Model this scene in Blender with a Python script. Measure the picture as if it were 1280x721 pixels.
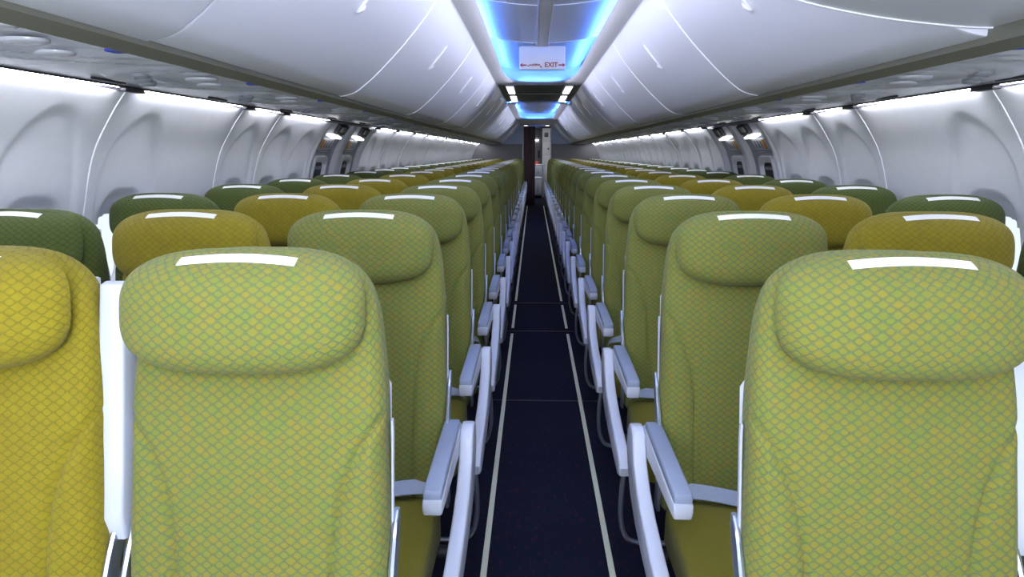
import bpy, bmesh, math, random
from mathutils import Vector, Matrix
random.seed(7)
for o in list(bpy.data.objects): bpy.data.objects.remove(o)
SC = bpy.context.scene; COL = SC.collection
SC.view_settings.view_transform = 'Standard'; SC.view_settings.look = 'None'
SC.view_settings.gamma = 1; SC.view_settings.use_curve_mapping = False
SC.view_settings.exposure = 0.36

# ------------------------------------------------------------------ camera
F = 850.0; H = 1.38; CX = -0.057
a = Vector((27, 170, -F)).normalized()                 # world +Y seen in camera axes
b = Vector((0.0065, 1, 0)); b = (b - a*a.dot(b)).normalized()
c_ = a.cross(b)                                        # world +X
R = Matrix((c_, a, b))                                 # rows: world axes in camera space
cam_d = bpy.data.cameras.new('camera'); cam = bpy.data.objects.new('camera', cam_d); COL.objects.link(cam)
cam_d.lens = F/1280*36; cam_d.sensor_width = 36; cam_d.clip_start = 0.02
cam.matrix_world = Matrix.Translation((CX, 0, H)) @ R.to_4x4()
SC.camera = cam

# ------------------------------------------------------------------ world and main lights
w = bpy.data.worlds.new('world'); SC.world = w; w.use_nodes = True
w.node_tree.nodes['Background'].inputs[0].default_value = (0.85, 0.92, 1.0, 1)
w.node_tree.nodes['Background'].inputs[1].default_value = 1.1

def area(name, loc, rot, sx, sy, power, col=(1,1,1), spread=math.pi):
    l = bpy.data.lights.new(name, 'AREA'); l.shape = 'RECTANGLE'; l.size = sx; l.size_y = sy
    l.energy = power; l.color = col; l.spread = spread
    o = bpy.data.objects.new(name, l); o.location = loc; o.rotation_euler = rot; COL.objects.link(o); return o
# the photographer's flash, just above the lens
area('camera_flash', (CX-0.12, -0.15, H+0.27), (math.radians(92), 0, 0), 0.10, 0.07, 5.0, (0.90, 0.94, 1.0))
# added fill behind the camera, aimed up like a bounced flash
area('bounce_fill', (-0.25, -1.3, 1.0), (math.radians(160), 0, 0), 0.8, 0.6, 100, (0.82, 0.89, 1.0))
# added white fill lamps under the two lit vaults, aimed down
area('ceiling_fill', (0, 1.6, 2.055), (0, 0, 0), 0.5, 5.0, 8, (0.80, 0.87, 1.0))
# added unseen white lamps that brighten the bins and the ceiling edge
for sx_ in (-1, 1):
    area('bin_fill', (sx_*.19, 2.9, 2.025), (math.radians(68), 0, math.radians(-90*sx_)), 8.4, .04, 15, (0.86, 0.88, 1.0), math.radians(120))
    area('bin_fill', (sx_*.19, 12.4, 2.025), (math.radians(68), 0, math.radians(-90*sx_)), 4.4, .04, 5, (0.86, 0.88, 1.0), math.radians(120))
area('ceiling_fill', (0, 12.2, 2.055), (0, 0, 0), 0.5, 4.0, 10, (0.80, 0.87, 1.0))
area('galley_light', (0.1, 20.0, 2.08), (math.radians(25), 0, 0), 0.8, 0.8, 22, (0.95, 0.97, 1.0))
area('aft_fill', (0, 16.6, 2.055), (math.radians(20), 0, 0), 0.6, 1.6, 7, (0.85, 0.9, 1.0))  # added fill that brightens the bulkhead; no fixture in this ceiling

# ------------------------------------------------------------------ materials
def s2l(c):
    return tuple(((v/255)/12.92 if v/255 <= .04045 else ((v/255+.055)/1.055)**2.4) for v in c)
def mat(name, rgb, rough=.5, metal=0, spec=.5, coat=0, noise=None, emit=None, estr=0, bump=None):
    m = bpy.data.materials.new(name); m.use_nodes = True; nt = m.node_tree; p = nt.nodes['Principled BSDF']
    col = s2l(rgb)
    p.inputs['Base Color'].default_value = (*col, 1); p.inputs['Roughness'].default_value = rough
    p.inputs['Metallic'].default_value = metal; p.inputs['Specular IOR Level'].default_value = spec
    p.inputs['Coat Weight'].default_value = coat
    tc = nt.nodes.new('ShaderNodeTexCoord'); n = nt.nodes.new('ShaderNodeTexNoise')
    sc, amt = noise or (18, .04)
    n.inputs['Scale'].default_value = sc; n.inputs['Detail'].default_value = 3
    nt.links.new(tc.outputs['Object'], n.inputs['Vector'])
    mx = nt.nodes.new('ShaderNodeMix'); mx.data_type = 'RGBA'
    mx.inputs['A'].default_value = (*[v*(1-amt) for v in col], 1); mx.inputs['B'].default_value = (*[min(1, v*(1+amt)) for v in col], 1)
    nt.links.new(n.outputs['Fac'], mx.inputs['Factor']); nt.links.new(mx.outputs['Result'], p.inputs['Base Color'])
    if bump:
        n2 = nt.nodes.new('ShaderNodeTexNoise'); n2.inputs['Scale'].default_value = bump[0]
        nt.links.new(tc.outputs['Object'], n2.inputs['Vector'])
        bp = nt.nodes.new('ShaderNodeBump'); bp.inputs['Strength'].default_value = bump[1]; bp.inputs['Distance'].default_value = .002
        nt.links.new(n2.outputs['Fac'], bp.inputs['Height']); nt.links.new(bp.outputs['Normal'], p.inputs['Normal'])
    if emit:
        p.inputs['Emission Color'].default_value = (*emit, 1); p.inputs['Emission Strength'].default_value = estr
    return m

def fabric(name, cell, line, W=.0215, Hh=.0162, flat=False, lw=.25, var=.12, c2=None):
    """woven lattice: puffed lozenges between thin lattice threads"""
    m = bpy.data.materials.new(name); m.use_nodes = True; nt = m.node_tree; N = nt.nodes; L = nt.links
    p = N['Principled BSDF']; p.inputs['Roughness'].default_value = .82; p.inputs['Specular IOR Level'].default_value = .2
    p.inputs['Sheen Weight'].default_value = .08; p.inputs['Sheen Roughness'].default_value = .5
    tc = N.new('ShaderNodeTexCoord'); sx = N.new('ShaderNodeSeparateXYZ')
    if flat: L.new(tc.outputs['Object'], sx.inputs[0])
    else: at = N.new('ShaderNodeAttribute'); at.attribute_name = 'pat'; L.new(at.outputs['Vector'], sx.inputs[0])
    def M(op, a, b=None, c=None, clamp=False):
        n = N.new('ShaderNodeMath'); n.operation = op; n.use_clamp = clamp
        for i, v in enumerate((a, b, c)):
            if v is None: continue
            if isinstance(v, (int, float)): n.inputs[i].default_value = v
            else: L.new(v, n.inputs[i])
        return n.outputs[0]
    x, y, z = sx.outputs
    u, v = x, y
    nz = N.new('ShaderNodeTexNoise'); nz.inputs['Scale'].default_value = 9; L.new(tc.outputs['Object'], nz.inputs['Vector'])
    v = M('ADD', v, M('MULTIPLY', nz.outputs['Fac'], .012)); 
    U = M('DIVIDE', u, W); V = M('DIVIDE', v, Hh)
    cs = M('ADD', M('COSINE', M('MULTIPLY', U, 2*math.pi)), M('COSINE', M('MULTIPLY', V, 2*math.pi)))
    mk = M('SUBTRACT', 1, M('DIVIDE', M('ABSOLUTE', M('ADD', cs, .22)), lw*3.2), clamp=True)
    mk = M('POWER', mk, .8)
    fine = N.new('ShaderNodeTexNoise'); fine.inputs['Scale'].default_value = 700; L.new(tc.outputs['Object'], fine.inputs['Vector'])
    big = N.new('ShaderNodeTexNoise'); big.inputs['Scale'].default_value = 55; L.new(tc.outputs['Object'], big.inputs['Vector'])
    mx0 = N.new('ShaderNodeMix'); mx0.data_type = 'RGBA'
    ca = s2l(cell); cb = s2l(c2 or cell)
    mx0.inputs['A'].default_value = (*ca, 1); mx0.inputs['B'].default_value = (*cb, 1)
    L.new(M('MULTIPLY', M('SUBTRACT', big.outputs['Fac'], .35), 3.3, clamp=True), mx0.inputs['Factor'])
    mx = N.new('ShaderNodeMix'); mx.data_type = 'RGBA'
    L.new(mx0.outputs['Result'], mx.inputs['A']); mx.inputs['B'].default_value = (*s2l(line), 1)
    L.new(M('MULTIPLY', mk, .74), mx.inputs['Factor'])
    hs = N.new('ShaderNodeHueSaturation'); L.new(mx.outputs['Result'], hs.inputs['Color'])
    L.new(M('ADD', M('MULTIPLY', fine.outputs['Fac'], var*2), 1-var), hs.inputs['Value'])
    L.new(hs.outputs['Color'], p.inputs['Base Color'])
    bp = N.new('ShaderNodeBump'); bp.inputs['Strength'].default_value = .55; bp.inputs['Distance'].default_value = .0015
    L.new(M('ADD', M('SUBTRACT', 1, mk), M('MULTIPLY', fine.outputs['Fac'], .35)), bp.inputs['Height']); L.new(bp.outputs['Normal'], p.inputs['Normal'])
    return m

FAB = {
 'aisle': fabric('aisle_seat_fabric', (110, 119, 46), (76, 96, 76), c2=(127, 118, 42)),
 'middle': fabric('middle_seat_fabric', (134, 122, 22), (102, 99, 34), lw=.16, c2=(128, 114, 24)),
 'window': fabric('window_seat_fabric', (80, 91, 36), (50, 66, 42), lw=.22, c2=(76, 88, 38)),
}
PAN = fabric('cushion_fabric', (118, 111, 26), (98, 96, 30), W=.012, Hh=.012, flat=True, lw=.14)
WHT = mat('white_plastic', (214, 216, 224), .38)
SHELL = mat('seat_white_plastic', (192, 196, 208), .35)
PAD = mat('armrest_grey', (132, 142, 162), .5, bump=(400, .3))
STEEL = mat('brushed_steel', (176, 184, 200), .28, metal=.85)
BELT = mat('belt_webbing', (150, 160, 178), .6, noise=(300, .2))
TAG = mat('white_tag', (236, 236, 238), .5)
DARK = mat('dark_frame', (30, 30, 34), .5)
BIN = mat('bin_plastic', (216, 218, 230), .33, noise=(60, .015))
BINL = mat('bin_edge_trim', (236, 238, 246), .3)
STRIP = mat('valance_strip', (112, 112, 100), .5)
PSU = mat('service_panel_plastic', (190, 192, 200), .2)
CEIL = mat('ceiling_plastic', (222, 222, 232), .4)
BELLY = mat('ceiling_panel_plastic', (226, 228, 236), .4)
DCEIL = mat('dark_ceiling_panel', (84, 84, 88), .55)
WALLM = mat('sidewall_plastic', (236, 238, 244), .5, bump=(300, .08))
SEAM = mat('white_seam', (240, 240, 246), .3)
FACE_GREY = mat('bulkhead_grey', (128, 126, 128), .6)
FACE_BLUE_LIT = mat('bulkhead_blue_lit', (172, 188, 220), .55)  # bluish light on the upper bulkhead, painted into its colour
CURT = mat('curtain_cloth', (120, 98, 104), .8, noise=(30, .2))
ORANGE = mat('orange_print', (226, 150, 40), .5)
RED = mat('red_print', (170, 60, 66), .5)
BLUE = mat('blue_print', (30, 60, 190), .5)
CHAR = mat('charcoal_plastic', (52, 52, 56), .5)
GREY = mat('mid_grey_plastic', (140, 144, 152), .45)
TROL = mat('trolley_aluminium', (150, 152, 160), .4, metal=.3)
LAMP = mat('lamp_white', (255, 255, 255), .5, emit=(1, .97, .93), estr=3.2)
LAMPS = mat('lamp_side', (255, 255, 255), .5, emit=(.88, .90, 1), estr=62)
LAMPB = mat('lamp_blue', (120, 160, 255), .5, emit=(.09, .28, 1.0), estr=25)
PATH = mat('path_strip', (196, 200, 176), .5, emit=(.7, .75, .6), estr=.05)
def glass():
    m = bpy.data.materials.new('window_glass'); m.use_nodes = True; nt = m.node_tree
    t = nt.nodes.new('ShaderNodeBsdfTransparent'); g = nt.nodes.new('ShaderNodeBsdfGlossy'); g.inputs['Roughness'].default_value = .05
    t.inputs[0].default_value = (.93, .95, .97, 1)
    mx = nt.nodes.new('ShaderNodeMixShader'); mx.inputs[0].default_value = .08
    nt.links.new(t.outputs[0], mx.inputs[1]); nt.links.new(g.outputs[0], mx.inputs[2])
    nt.links.new(mx.outputs[0], nt.nodes['Material Output'].inputs[0]); return m
GLASS = glass()
def carpet():
    m = bpy.data.materials.new('carpet'); m.use_nodes = True; nt = m.node_tree; N = nt.nodes; L = nt.links
    p = N['Principled BSDF']; p.inputs['Roughness'].default_value = .95; p.inputs['Specular IOR Level'].default_value = .1
    tc = N.new('ShaderNodeTexCoord'); mp = N.new('ShaderNodeMapping'); L.new(tc.outputs['Object'], mp.inputs[0])
    mp.inputs['Scale'].default_value = (90, 22, 1)
    n = N.new('ShaderNodeTexNoise'); n.inputs['Scale'].default_value = 1; n.inputs['Detail'].default_value = 1; L.new(mp.outputs[0], n.inputs['Vector'])
    r = N.new('ShaderNodeValToRGB'); r.color_ramp.elements[0].position = .6; r.color_ramp.elements[0].color = (*s2l((24, 28, 44)), 1)
    r.color_ramp.elements[1].position = .72; r.color_ramp.elements[1].color = (*s2l((58, 26, 44)), 1)
    L.new(n.outputs['Fac'], r.inputs['Fac'])
    n2 = N.new('ShaderNodeTexNoise'); n2.inputs['Scale'].default_value = 260; L.new(tc.outputs['Object'], n2.inputs['Vector'])
    hs = N.new('ShaderNodeHueSaturation'); L.new(r.outputs['Color'], hs.inputs['Color'])
    ma = N.new('ShaderNodeMath'); ma.operation = 'MULTIPLY_ADD'; ma.inputs[1].default_value = .9; ma.inputs[2].default_value = .5; L.new(n2.outputs['Fac'], ma.inputs[0])
    L.new(ma.outputs[0], hs.inputs['Value']); L.new(hs.outputs['Color'], p.inputs['Base Color'])
    bp = N.new('ShaderNodeBump'); bp.inputs['Strength'].default_value = .6; bp.inputs['Distance'].default_value = .002
    L.new(n2.outputs['Fac'], bp.inputs['Height']); L.new(bp.outputs['Normal'], p.inputs['Normal']); return m
CARPET = carpet()

# ------------------------------------------------------------------ mesh helpers
class MB:
    def __init__(s): s.v = []; s.f = []; s.pat = None
    def add(s, vs, fs):
        o = len(s.v); s.v += [tuple(v) for v in vs]; s.f += [tuple(i+o for i in f) for f in fs]; return s
    def bm(s, bm):
        bm.verts.index_update(); s.add([v.co[:] for v in bm.verts], [[v.index for v in f.verts] for f in bm.faces]); bm.free(); return s
    def box(s, x0, x1, y0, y1, z0, z1, bev=0, seg=2, M=None):
        bm = bmesh.new(); bmesh.ops.create_cube(bm, size=1)
        for v in bm.verts:
            v.co = Vector(((x0+x1)/2+v.co.x*(x1-x0), (y0+y1)/2+v.co.y*(y1-y0), (z0+z1)/2+v.co.z*(z1-z0)))
        if bev: bmesh.ops.bevel(bm, geom=bm.edges[:], offset=bev, segments=seg, affect='EDGES', profile=.5)
        if M is not None: bm.transform(M)
        return s.bm(bm)
    def prism(s, poly, axis, t0, t1, bev=0, seg=2, M=None):
        """poly in the two other axes, extruded along axis from t0 to t1"""
        bm = bmesh.new()
        def P(p, t): return {'x': (t, p[0], p[1]), 'y': (p[0], t, p[1]), 'z': (p[0], p[1], t)}[axis]
        A = [bm.verts.new(P(p, t0)) for p in poly]; B = [bm.verts.new(P(p, t1)) for p in poly]
        n = len(poly); bm.faces.new(A); bm.faces.new(B[::-1])
        for i in range(n): bm.faces.new((A[i], B[i], B[(i+1) % n], A[(i+1) % n]))
        bmesh.ops.recalc_face_normals(bm, faces=bm.faces[:])
        if bev:
            es = [e for e in bm.edges if len({round((v.co['xyz'.index(axis)]), 5) for v in e.verts}) == 1]
            bmesh.ops.bevel(bm, geom=es, offset=bev, segments=seg, affect='EDGES', profile=.5)
        if M is not None: bm.transform(M)
        return s.bm(bm)
    def loft(s, rings, caps=True, closed=True):
        o = len(s.v); n = len(rings[0])
        for r in rings: s.v += [tuple(p) for p in r]
        for i in range(len(rings)-1):
            for j in range(n if closed else n-1):
                k = (j+1) % n; s.f.append((o+i*n+j, o+i*n+k, o+(i+1)*n+k, o+(i+1)*n+j))
        if caps:
            s.f.append(tuple(o+j for j in range(n))[::-1]); s.f.append(tuple(o+(len(rings)-1)*n+j for j in range(n)))
        return s
    def tube(s, pts, r, n=10, closed=False):
        pts = [Vector(p) for p in pts]; rings = []; prev = None
        for i, p in enumerate(pts):
            d = ((pts[(i+1) % len(pts)]-pts[i-1]) if closed else (pts[min(i+1, len(pts)-1)]-pts[max(i-1, 0)])).normalized()
            u = prev if prev else Vector((0, 0, 1)) if abs(d.z) < .9 else Vector((1, 0, 0))
            u = (u-d*u.dot(d)).normalized(); prev = u; v = d.cross(u); rr = r[i] if isinstance(r, (list, tuple)) else r
            rings.append([p+(u*math.cos(q)+v*math.sin(q))*rr for q in [2*math.pi*k/n for k in range(n)]])
        if closed: rings.append(rings[0]); return s.loft(rings, caps=False)
        return s.loft(rings)
    def pillow(s, fpos, rings=10, seg=48, n=3.0):
        """fpos(r, th)->(front point), mirrored back via second return value"""
        o = len(s.v)
        F, B = [], []
        for k in range(rings+1):
            r = 1-(1-k/rings)**1.8 if k < rings else 1.0
            for j in range(seg):
                f, b_ = fpos(r, 2*math.pi*j/seg); F.append(f); B.append(b_)
        cF, cB = fpos(0, 0); K = (rings+1)*seg
        s.v += F+B
        def ring(base, k, flip):
            for j in range(seg):
                q = (base+k*seg+j, base+k*seg+(j+1) % seg, base+(k+1)*seg+(j+1) % seg, base+(k+1)*seg+j)
                s.f.append(q[::-1] if flip else q)
        for k in range(rings): ring(o, k, False); ring(o+K, k, True)
        for j in range(seg):
            s.f.append((o+rings*seg+j, o+rings*seg+(j+1) % seg, o+K+rings*seg+(j+1) % seg, o+K+rings*seg+j))
        return s
    def mesh(s, name, m, smooth=40):
        me = bpy.data.meshes.new(name); me.from_pydata(s.v, [], s.f); me.materials.append(m)
        if s.pat: at = me.attributes.new('pat', 'FLOAT_VECTOR', 'POINT'); at.data.foreach_set('vector', [c for q in s.pat for c in (q[0], q[1], 0)])
        bm = bmesh.new(); bm.from_mesh(me); bmesh.ops.remove_doubles(bm, verts=bm.verts[:], dist=1e-5)
        bmesh.ops.recalc_face_normals(bm, faces=bm.faces[:]); bm.to_mesh(me); bm.free()
        if smooth: me.shade_smooth(); me.set_sharp_from_angle(angle=math.radians(smooth))
        return me
    def build(s, name, m, parent=None, smooth=40, loc=None):
        return link(name, s.mesh(name, m, smooth), parent, loc)
def link(name, me, parent=None, loc=None):
    o = bpy.data.objects.new(name, me); COL.objects.link(o)
    if parent: o.parent = parent
    if loc: o.location = loc
    return o
def empty(name, loc=(0, 0, 0), parent=None):
    o = bpy.data.objects.new(name, None); o.empty_display_size = .1; COL.objects.link(o); o.location = loc
    if parent: o.parent = parent
    return o
def tag(o, label, cat, group=None):
    o['label'] = label; o['category'] = cat
    if group: o['group'] = group
    return o
def struct(o): o['kind'] = 'structure'; return o
def kids(o): return [c for c in bpy.data.objects if c.parent == o]
def copy_tree(o, parent=None, K=None):
    c = o.copy(); COL.objects.link(c); c.parent = parent
    for ch in (K or CH).get(o.name, []): copy_tree(ch, c, K)
    return c
CH = {}
def index_children():
    CH.clear()
    for ob in bpy.data.objects:
        if ob.parent: CH.setdefault(ob.parent.name, []).append(ob)
def rrect(hw, hd, r, n, cx=0, cy=0, bulge=0):
    """rounded rectangle outline, n points, uniform arc length, in two axes"""
    r = max(min(r, hw*.999, hd*.999), 1e-4); L1, L2, Q = 2*(hw-r), 2*(hd-r), math.pi/2*r
    tot = 2*L1+2*L2+4*Q; out = []
    for k in range(n):
        t = tot*k/n
        for typ, ln_, ox, oy, ang in (('l', L1, -(hw-r), -hd, 0), ('c', Q, hw-r, -(hd-r), -90), ('l', L2, hw, -(hd-r), 90), ('c', Q, hw-r, hd-r, 0),
                                      ('l', L1, hw-r, hd, 180), ('c', Q, -(hw-r), hd-r, 90), ('l', L2, -hw, hd-r, 270), ('c', Q, -(hw-r), -(hd-r), 180)):
            if t <= ln_+1e-9: break
            t -= ln_
        if typ == 'l': x, y = ox+t*math.cos(math.radians(ang)), oy+t*math.sin(math.radians(ang))
        else:
            q = math.radians(ang)+t/r; x, y = ox+r*math.cos(q), oy+r*math.sin(q)
        if y < 0: y -= bulge*max(0, 1-(x/hw)**2)
        out.append((x+cx, y+cy))
    return out
def interp(tab, t):
    for (a0, b0), (a1, b1) in zip(tab, tab[1:]):
        if t <= a1: return b0+(b1-b0)*max(0, (t-a0))/(a1-a0)
    return tab[-1][1]
def sstep(a_, b_, x):
    t = max(0, min(1, (x-a_)/(b_-a_))); return t*t*(3-2*t)
def spline(P, n):
    """Catmull-Rom through points"""
    P = [Vector(p) for p in P]; Q = [P[0]*2-P[1]]+P+[P[-1]*2-P[-2]]; out = []
    for i in range(1, len(Q)-2):
        for k in range(n):
            t = k/n; p0, p1, p2, p3 = Q[i-1:i+3]
            out.append(.5*((2*p1)+(p2-p0)*t+(2*p0-5*p1+4*p2-p3)*t*t+(3*p1-p0-3*p2+p3)*t**3))
    out.append(P[-1]); return out

Y0, YB = -1.9, 18.35           # cabin start behind the camera, bulkhead at the far end

# ------------------------------------------------------------------ floor
struct(MB().box(-1.72, 1.72, Y0, 25.2, -.06, 0).build('floor', CARPET, smooth=0))
for s, nm in ((-1, 'left'), (1, 'right')):
    for k, (y0, y1) in enumerate(((Y0+.2, 5.10), (5.28, 6.12), (6.30, 18.0))):
        where = ('running from the camera up to the exit rows', 'the short piece beside the overwing exits', 'running on from the exits to the galley')[k]
        tag(MB().box(s*.215-.0105, s*.215+.0105, y0, y1, 0, .004, .0015, 1).build('path_marking_strip', PATH),
            f'pale aisle edge strip on the {nm} of the carpet, {where}', 'floor strip', 'pale strips along the aisle')
for k, y in enumerate((3.66, 5.19, 6.21)):
    struct(MB().box(-.34, .34, y-.005, y+.005, 0, .002).build(f'trim_{k+1}', DARK, smooth=0))

# ------------------------------------------------------------------ sidewalls
WP = [(1.66, 0), (1.715, .2), (1.755, .5), (1.765, .8), (1.745, 1.0), (1.70, 1.2), (1.645, 1.38), (1.56, 1.52), (1.505, 1.592)]
wallz = [(p[1], p[0]) for p in WP]
WZ = sorted(wallz)
def wx(z):
    # smooth interpolation of the liner profile
    P = WZ
    for i in range(len(P)-1):
        if z <= P[i+1][0] or i == len(P)-2:
            p0 = P[max(i-1, 0)]; p1 = P[i]; p2 = P[i+1]; p3 = P[min(i+2, len(P)-1)]
            t = (z-p1[0])/(p2[0]-p1[0]); m1 = (p2[1]-p0[1])/(p2[0]-p0[0])*(p2[0]-p1[0]); m2 = (p3[1]-p1[1])/(p3[0]-p1[0])*(p2[0]-p1[0])
            return (2*t**3-3*t**2+1)*p1[1]+(t**3-2*t**2+t)*m1+(-2*t**3+3*t**2)*p2[1]+(t**3-t**2)*m2
panels = [(-1.62, -.60, 2), (-.60, .43, 2), (.43, 1.45, 2), (1.45, 2.46, 2), (2.46, 3.47, -1), (3.47, 3.98, 1), (3.98, 4.92, 2), (6.37, 7.27, 2)]
y = 7.27
while y < YB-.2: panels.append((y, min(y+1.016, YB), 2)); y += 1.016
WIN_Z0, WIN_Z1, WIN_HW = .83, 1.145, .115
def winlist(p):
    y0, y1, n = p
    if n == 2: d = (y1-y0)/4; return [y0+d, y1-d]
    if n == 1: return [(y0+y1)/2]
    return [y0+.254]
def build_wall(s, name):
    mb = MB(); sm = MB()
    for (y0, y1, n) in panels:
        wins = winlist((y0, y1, n)); near = y0 < 7
        ny = int((y1-y0)/(.0125 if near else .025)); zs = [0, .3, .6, .8, .88] + [.9+.0145*k for k in range(48)]; zs = [z for z in zs if z < 1.588]+[1.592]
        if not near: zs = [0, .5, .85]+[.9+.029*k for k in range(24)]+[1.592]
        o = len(mb.v); ys = [y0+.004+(y1-y0-.008)*j/ny for j in range(ny+1)]
        def rec(y, z):
            d = 0
            for wy in wins:
                zt, zb = 1.535, .86; u = abs(y-wy)/.205
                v = max(0, (z-1.22)/(zt-1.22)) if z > 1.22 else 0
                r = math.hypot(u, v); d += .011*(1-sstep(.88, 1.0, r))*sstep(zb-.06, zb+.02, z)
                # inner reveal pressed in around the window opening
                u2 = abs(y-wy)/.165; zc = 1.0; v2 = abs(z-zc)/.235; r2 = (u2**3+v2**3)**(1/3)
                d += .03*(1-sstep(.86, 1.0, r2))
            e = min(y-y0, y1-y); d -= 0
            return d+.002*(1-sstep(0, .012, e))
        for z in zs:
            for yy in ys: mb.v.append((s*(wx(z)+rec(yy, z)), yy, z))
        for i in range(len(zs)-1):
            for j in range(ny):
                zc = (zs[i]+zs[i+1])/2; yc = (ys[j]+ys[j+1])/2
                if any(abs(yc-wy) < WIN_HW and WIN_Z0 < zc < WIN_Z1 and
                       (max(0, abs(yc-wy)-(WIN_HW-.07))**2+max(0, abs(zc-(WIN_Z0+WIN_Z1)/2)-((WIN_Z1-WIN_Z0)/2-.07))**2) < .07**2 for wy in wins): continue
                q = o+i*(ny+1)+j; mb.f.append((q, q+1, q+ny+2, q+ny+1))
    wob = struct(mb.build(name, WALLM, smooth=60))
    # raised white seams between the panels
    for k, (y0, y1, n) in enumerate(panels):
        zz = [.2+1.39*i/30 for i in range(31)]
        ring = [[(s*(wx(z)-dx), y0+dy, z) for dx, dy in ((-.01, -.005), (.003, -.0045), (.0045, 0), (.003, .0045), (-.01, .005))] for z in zz]
        MB().loft(ring).build('panel_seam', SEAM, wob)
        if not 4.9 < y0 < 5.0: MB().box(s*1.484-.016, s*1.484+.016, y0-.06, y0+.06, 1.588, 1.6005, .004).build('light_gap_block', CHAR, wob)  # dark block standing in for the unlit break between light strips
    return wob
WALL = {}
for s, nm in ((-1, 'left'), (1, 'right')): WALL[s] = build_wall(s, f'wall_{nm}')
# window frames and panes
wn = 0
wproto = {}
for s in (-1, 1):
    for p in panels:
        for wy in winlist(p):
            wn += 1
            if s not in wproto:
                zc, hz = (WIN_Z0+WIN_Z1)/2, (WIN_Z1-WIN_Z0)/2
                def X(z, d): return s*(wx(z)+.060+d)
                prof = ((.0, .022), (-.006, .016), (-.008, .004), (-.002, -.008), (.03, -.012))
                rings = []
                for dx, off in prof:
                    rings.append([(X(zz, dx)-s*0, yy, zz) for yy, zz in rrect(WIN_HW+off, hz+off, .075, 40, 0, zc)])
                fr = MB().loft(rings, caps=False).mesh('window_frame', WHT, 60)
                R_ = rrect(WIN_HW-.005, hz-.005, .07, 40, 0, zc)
                pane = MB(); pane.loft([[(X(z, .020), y_, z) for y_, z in R_], [(X(z, .024), y_, z) for y_, z in R_]]); pane = pane.mesh('window_pane', GLASS, 30)
                wproto[s] = (fr, pane)
            o = struct(link(f'window_{wn}', wproto[s][0], None, (0, wy, 0))); link('window_pane', wproto[s][1], o)
# outboard skin closing the exits' backs and lower gaps is part of the exit hatches
# ------------------------------------------------------------------ overwing exits
def exit_hatch(s, y0, y1, n):
    yc = (y0+y1)/2; root = struct(empty(f'door_{n}', (0, 0, 0)))
    # hatch liner, recessed
    zs = [0, .3, .6, .8, .95, 1.1, 1.2, 1.3, 1.4, 1.5, 1.6]
    mb = MB(); rings = []
    for z in zs: rings.append([(s*(wx(min(z, 1.592))+.05), y0+.01, z), (s*(wx(min(z, 1.592))+.05), y1-.01, z)])
    mb.loft(rings, caps=False, closed=False)
    rings = [[(s*(wx(min(z, 1.592))+.075), y0, z), (s*(wx(min(z, 1.592))+.075), y1, z)] for z in zs]
    mb.loft(rings, caps=False, closed=False); mb.build('hatch_liner', GREYW, root)
    # jamb nearest the camera and far jamb: rounded pillars following the wall
    for yj, wj in ((y0+.055, .055), (y1-.012, .012)):
        rings = []
        for k in range(24):
            z = .1+1.49*k/23; x = wx(min(z, 1.592))
            rings.append([(s*(x+.06-q[1]), q[0], z) for q in rrect(wj, .06, min(.03, wj*.9), 16, yj, .0)])
        MB().loft(rings).build('jamb', WALLM, root)
    def on(z, d): return s*(wx(z)+.05-d)
    def patch(name, ya, yb, za, zb, d0, d1, m, par=root, bev=.004):
        lean = math.atan2(wx(za)-wx(zb), zb-za)
        zc = (za+zb)/2; hx = (d1-d0)/2; hl = (zb-za)/2/math.cos(lean)
        M_ = Matrix.Translation((s*(wx(zc)+.05-(d0+d1)/2), (ya+yb)/2, zc)) @ Matrix.Rotation(-s*lean, 4, 'Y')
        return MB().box(-hx, hx, -(yb-ya)/2, (yb-ya)/2, -hl, hl, bev, 2, M_).build(name, m, par)
    h = patch('handle_cover', yc+.05, yc+.28, 1.522, 1.585, 0, .03, CHAR); 
    patch('handle_grip', yc+.10, yc+.2, 1.535, 1.57, .03, .045, GREY, h)
    lm = patch('exit_lamp', yc-.09, yc+.17, 1.494, 1.508, .0, .055, LAMPX)
    pl = patch('placard', yc-.13, yc+.17, 1.40, 1.483, .0, .012, WHT)
    patch('orange_mark', yc-.115, yc-.06, 1.408, 1.475, .012, .014, ORANGE, pl, 0)
    for k in range(3): patch('figure_mark', yc-.04+k*.065, yc+.0+k*.065, 1.415, 1.468, .012, .014, GREY, pl, 0)
    patch('ledge', yc-.2, yc+.2, 1.378, 1.388, .0, .02, GREY)
    wf = MB()
    zc, hz = 1.185, .165
    rings = [[(s*(wx(z)+.05-d), yy, z) for yy, z in rrect(.16+o_, hz+o_, .05, 32, yc, zc)] for d, o_ in ((0, .01), (.03, 0), (.032, -.02), (.006, -.045))]
    f = wf.loft(rings, caps=False).build('window_frame', SEAM, root)
    rg = rrect(.118, hz-.043, .03, 32, yc, zc)
    MB().loft([[(s*(wx(z)+.05-.006), yy, z) for yy, z in rg], [(s*(wx(z)+.05-.002), yy, z) for yy, z in rg]]).build('window_shade', CHAR, f)
    patch('shade_grip', yc-.07, yc+.08, 1.25, 1.275, .004, .012, GREY, f, .002)
    patch('shade_grip', yc-.08, yc+.07, 1.14, 1.165, .004, .012, WHT, f, .002)
LAMPX = mat('lamp_exit', (255, 255, 255), .5, emit=(1, .98, .96), estr=1.6)
GREYW = mat('hatch_plastic', (170, 176, 190), .5)
n = 0
for s in (-1, 1):
    for (y0, y1) in ((4.92, 5.645), (5.645, 6.37)): n += 1; exit_hatch(s, y0, y1, n)

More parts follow.
